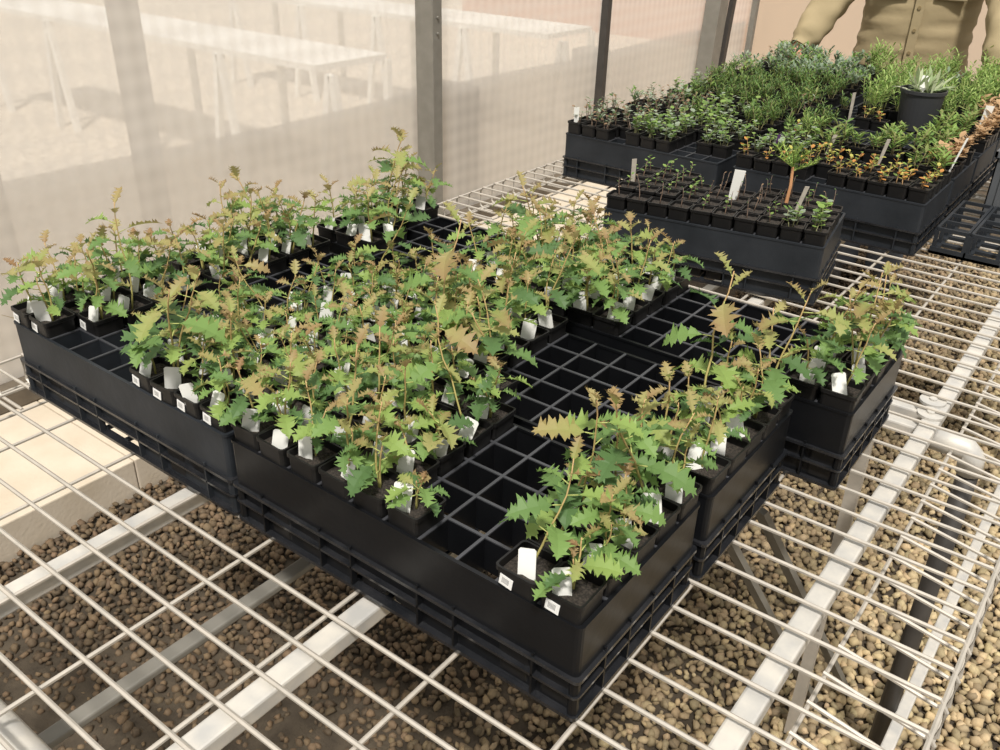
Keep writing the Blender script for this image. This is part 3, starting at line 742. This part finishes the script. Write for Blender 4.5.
for k in range(46):
    cx, cy = r0.uniform(-.025, .025), r0.uniform(-.025, .025)
    a = r0.uniform(0, 6.28); e = r0.uniform(.35, 1.35); L2 = r0.uniform(.05, .095); d = Vector((math.cos(a)*math.cos(e), math.sin(a)*math.cos(e), math.sin(e))); sd = d.cross(Vector((0, 0, 1))).normalized()*.0055
    p0 = Vector((cx, cy, .098)); c = r0.choice([(.48,.54,.34), (.36,.46,.24), (.55,.58,.42), (.30,.40,.18)])
    P = []; 
    for u, wv in ((0, .35), (.35, .9), (.7, 1.0), (1, .08)):
        q = p0+d*L2*u-Vector((0, 0, 1))*(.35*L2*u*u*(1.2-math.sin(e))); P += [q-sd*wv, q+Vector((0, 0, -.0015))*wv, q+sd*wv]
    b.add(P, [(3*t+s_, 3*t+s_+1, 3*t+s_+4, 3*t+s_+3) for t in range(3) for s_ in range(2)], c)
b.build('foliage', M['leaf'], bpot)
add_tag(bpot, .115, x=0.0, y=-.02, rz=.4, lean=-.3, data=tag_w[1])

# ---------------------------------------------------------------- empty carry trays and grey crate on the right
def carry_tray(x, y, nx, ny, c, h, lab):
    r = empty('carry_tray', (x*S, y*S, .0056)); tag(r, lab, 'tray', 'empty carry trays at the right edge')
    b = MB(); g = .003
    for i in range(nx+1): b.box((i*c-g, 0, h-.008), (i*c+g, ny*c, h))
    for j in range(ny+1): b.box((0, j*c-g, h-.008), (nx*c, j*c+g, h-.0005))
    b.build('top_grid', M['tray_dusty_lit'], r)
    for i in range(nx+1):
        for j in range(ny+1):
            b = MB(); b.box((i*c-.004, j*c-.004, .006), (i*c+.004, j*c+.004, h-.007)); b.build('upright', M['tray_dusty_lit'], r)
    b = MB()
    for i in range(nx+1): b.box((i*c-.008, -.006, 0), (i*c+.008, ny*c+.006, .006))
    for j in range(ny+1): b.box((-.006, j*c-.008, 0), (nx*c+.006, j*c+.008, .0065))
    b.box((-.006, -.008, 0), (nx*c+.006, -.004, .016)); b.build('base', M['tray_dusty_lit'], r)
carry_tray(18.75, 31.3, 1, 4, .062, .060, 'empty open-sided black carry tray against the far block')
carry_tray(20.15, 31.3, 1, 4, .062, .060, 'empty open-sided black carry tray next to grey crate')
b = MB(); cx0, cy0 = 19.5, 36.9
cr = empty('plastic_crate', (cx0*S, cy0*S, .0056)); tag(cr, 'tall grey plastic crate at the right edge beside far block', 'crate')
b.box((0, 0, 0), (.40, .003, .17)); b.box((0, .3, 0), (.40, .303, .17)); b.box((0, 0, 0), (.003, .3, .17)); b.box((.397, 0, 0), (.4, .3, .17)); b.box((0, 0, 0), (.4, .3, .003))
b.build('crate_body', mat('grey_plastic', (.085,.092,.10), .5, noise=.5, nscale=10, base2=(.12,.125,.13)), cr)
b = MB()
for k in range(9): b.box((.02+k*.045, -.004, .0), (.024+k*.045, .0, .165))
b.box((-.006, -.006, .165), (.406, .0, .178)); b.box((-.006, -.006, .165), (.0, .306, .178)); b.build('rim_and_ribs', bpy.data.materials['grey_plastic'], cr)

# ---------------------------------------------------------------- person behind the bench
PXc, PYc = .36, 3.42
per = empty('person', (PXc, PYc, GZ), .20); tag(per, 'person in a khaki long-sleeved shirt leaning over the far trays, arms spread', 'person')
def loc(wx, wy, wz):         # world point -> person's local frame
    v = Vector((wx-PXc, wy-PYc, wz-GZ)); return Quaternion((0, 0, 1), -.20) @ v
hR = loc(.015, 3.02, .115); hL = loc(.755, 3.0, .12)
shR = Vector((-.20, .0, 1.38)); shL = Vector((.20, .0, 1.38))
elR = loc(.10, 3.24, .40); elL = loc(.69, 3.22, .41)
def skin(name, verts, edges, radii, m, parent, root=0, sub=2):
    me = bpy.data.meshes.new(name); me.from_pydata([tuple(v) for v in verts], edges, []); me.materials.append(m)
    o = link(name, me, parent); md = o.modifiers.new('skin', 'SKIN'); md.use_smooth_shade = True
    for i, r_ in enumerate(radii):
        rr = r_ if isinstance(r_, tuple) else (r_, r_); me.skin_vertices[0].data[i].radius = rr
        me.skin_vertices[0].data[i].use_root = (i == root)
    s_ = o.modifiers.new('sub', 'SUBSURF'); s_.levels = sub; s_.render_levels = sub; return o
V = [Vector((0, .02, .92)), Vector((0, .02, 1.12)), Vector((0, .01, 1.32)), Vector((0, -.01, 1.46)), Vector((0, -.03, 1.54)), Vector((0, -.04, 1.64)), Vector((0, -.04, 1.72))]
Rd = [(.14, .10), (.14, .10), (.15, .10), (.055, .055), (.06, .065), (.078, .095), (.05, .06)]
E = [(0,1),(1,2),(2,3),(3,4),(4,5),(5,6)]
def chain(start, pts, rads):
    p = start
    for q, r_ in zip(pts, rads): V.append(Vector(q)); Rd.append(r_); E.append((p, len(V)-1)); p = len(V)-1
    return p
for sh, el, hd, sg in ((shR, elR, hR, -1), (shL, elL, hL, 1)):
    wr_ = hd+(el-hd).normalized()*.075
    w_i = chain(2, [sh, el, wr_], [.055, .042, .027])
    palm = chain(w_i, [wr_.lerp(hd, .6)], [(.036, .018)])
    fw = (hd-wr_).normalized(); sdv = fw.cross(Vector((0, 0, 1))).normalized()
    for k, (off, ln) in enumerate(((-.030, .060), (-.010, .072), (.010, .068), (.028, .052))):
        b0 = hd+sdv*off; chain(palm, [b0, b0+fw*ln*.5+Vector((0, 0, -.006)), b0+fw*ln*.85+Vector((0, 0, -.03))], [.0095, .0085, .007])
    tb = wr_.lerp(hd, .5)-sdv*sg*.035; chain(palm, [tb, tb+fw*.04-sdv*sg*.018+Vector((0, 0, -.015))], [.010, .008])
for sg in (-1, 1):
    chain(0, [(sg*.10, .03, .86), (sg*.11, .0, .50), (sg*.11, .05, .08), (sg*.12, -.10, .035)], [.095, .065, .045, .04])
skin('body', V, E, Rd, M['skin'], per)
b = MB()   # face details and hair
b.tube([(0, -.125, 1.665), (0, -.150, 1.635)], [.008, .014], 8); o = b.build('nose', M['skin'], per, smooth=True)
for sx in (-.03, .03):
    b = MB(); b.tube([(sx, -.118, 1.665), (sx, -.126, 1.665)], .010, 10); b.build('eye', M['button'], per)
b = MB(); b.tube([(-.025, -.121, 1.605), (0, -.128, 1.602), (.025, -.121, 1.605)], .005, 6); b.build('mouth', M['skin'], per)
skin('hair', [(0, -.02, 1.70), (0, .0, 1.77), (0, .05, 1.66)], [(0,1),(0,2)], [(.088, .09), (.04, .05), (.05, .06)], M['hair'], per)
# shirt: lofted torso with folds, placket, collar, sleeves
def loft(rings, n, fold, seed):
    r = random.Random(seed); vs = []; fs = []
    ph = [r.uniform(0, 6.28) for _ in range(8)]
    for ri, (c, a, bvec, hw, hd_) in enumerate(rings):
        for k in range(n):
            t = 2*math.pi*k/n
            f = 1+fold*(math.sin(3*t+ph[0]+ri*.55)*.5+math.sin(5*t-ri*.8+ph[1])*.35+math.sin(ri*1.35+2*t+ph[2])*.6+math.sin(ri*1.9-3*t+ph[3])*.6)
            ct, st_ = math.cos(t), math.sin(t)
            sx = math.copysign(abs(ct)**.8, ct); sy = math.copysign(abs(st_)**.8, st_)
            vs.append(c+a*hw*sx*f+bvec*hd_*sy*f)
    for ri in range(len(rings)-1):
        for k in range(n): fs.append((ri*n+k, ri*n+(k+1) % n, (ri+1)*n+(k+1) % n, (ri+1)*n+k))
    return vs, fs
b = MB(); rings = []
prof = [(.74, .225, .155), (.80, .225, .15), (.90, .215, .145), (1.0, .205, .145), (1.1, .205, .145), (1.2, .215, .145), (1.3, .225, .14), (1.38, .215, .125), (1.43, .15, .10), (1.47, .075, .075)]
NR = 48
for i in range(NR):
    z = .74+(1.47-.74)*i/(NR-1)
    for (z0, a0, b0), (z1, a1, b1) in zip(prof, prof[1:]):
        if z0 <= z <= z1+1e-6:
            t = (z-z0)/(z1-z0); hw = a0+(a1-a0)*t; hd_ = b0+(b1-b0)*t; break
    rings.append((Vector((0, .0, z)), Vector((1, 0, 0)), Vector((0, 1, 0)), hw, hd_))
b.add(*loft(rings, 64, .022, 3))
for sh, el, hd, sg in ((shR, elR, hR, -1), (shL, elL, hL, 1)):
    wr_ = hd+(el-hd).normalized()*.085; path = [sh+Vector((-sg*.07, 0, .0)), sh, el, wr_]; rings = []
    N2 = 44
    for i in range(N2):
        t = i/(N2-1)*3; k = min(int(t), 2); f = t-k
        # Catmull-like smoothing
        p0 = path[max(k-1, 0)]; p1 = path[k]; p2 = path[k+1]; p3 = path[min(k+2, 3)]
        c = .5*((2*p1)+(p2-p0)*f+(2*p0-5*p1+4*p2-p3)*f*f+(3*p1-p0-3*p2+p3)*f**3)
        dirv = (p2-p1).normalized().lerp((p3-p2).normalized() if k < 2 else (p2-p1).normalized(), f*.5).normalized()
        a = dirv.cross(Vector((0, 1, 0))).normalized(); bb = dirv.cross(a).normalized()
        rad = [.085, .088, .074, .050][k]*(1-f)+[.085, .088, .074, .050][k+1]*f
        if i > N2-4: rad = .042
        rings.append((c, a, bb, rad, rad))
    b.add(*loft(rings, 28, .062, 7+sg))
sh_o = b.build('shirt', M['shirt'], per, smooth=True)
b = MB(); 
for i in range(24):
    z0 = .75+i*.028; hd0 = .158
    b.box((-.016, -hd0-.002, z0), (.016, -hd0+.014, z0+.028))
b.build('placket', M['shirt'], per)
for z in (.82, .90, .98, 1.06, 1.14, 1.22, 1.30):
    b = MB(); b.tube([(0, -.158, z), (0, -.164, z)], .0065, 12); b.build('button', M['button'], per)
for sg in (-1, 1):
    b = MB(); b.box((sg*.10-.055, -.154, 1.17), (sg*.10+.055, -.144, 1.29)); b.box((sg*.10-.057, -.158, 1.255), (sg*.10+.057, -.146, 1.295)); b.build('pocket', M['shirt'], per, bevel=.003)
b = MB(); vs = []
rings = [(Vector((0, 0, .95)), Vector((1,0,0)), Vector((0,1,0)), .18, .12), (Vector((0, 0, .82)), Vector((1,0,0)), Vector((0,1,0)), .19, .13)]
b.add(*loft(rings, 24, 0, 1))
for sg in (-1, 1):
    rings = [(Vector((sg*.09, .01, z)), Vector((1,0,0)), Vector((0,1,0)), w2, w2) for z, w2 in ((.86, .105), (.7, .10), (.5, .085), (.3, .075), (.07, .072))]
    b.add(*loft(rings, 20, .02, 4))
b.build('trousers', M['trouser'], per, smooth=True)
for sg in (-1, 1):
    b = MB(); b.box((sg*.11-.045, -.20, 0), (sg*.11+.045, .09, .08)); b.build('boot', M['steel_blk'], per, bevel=.02)
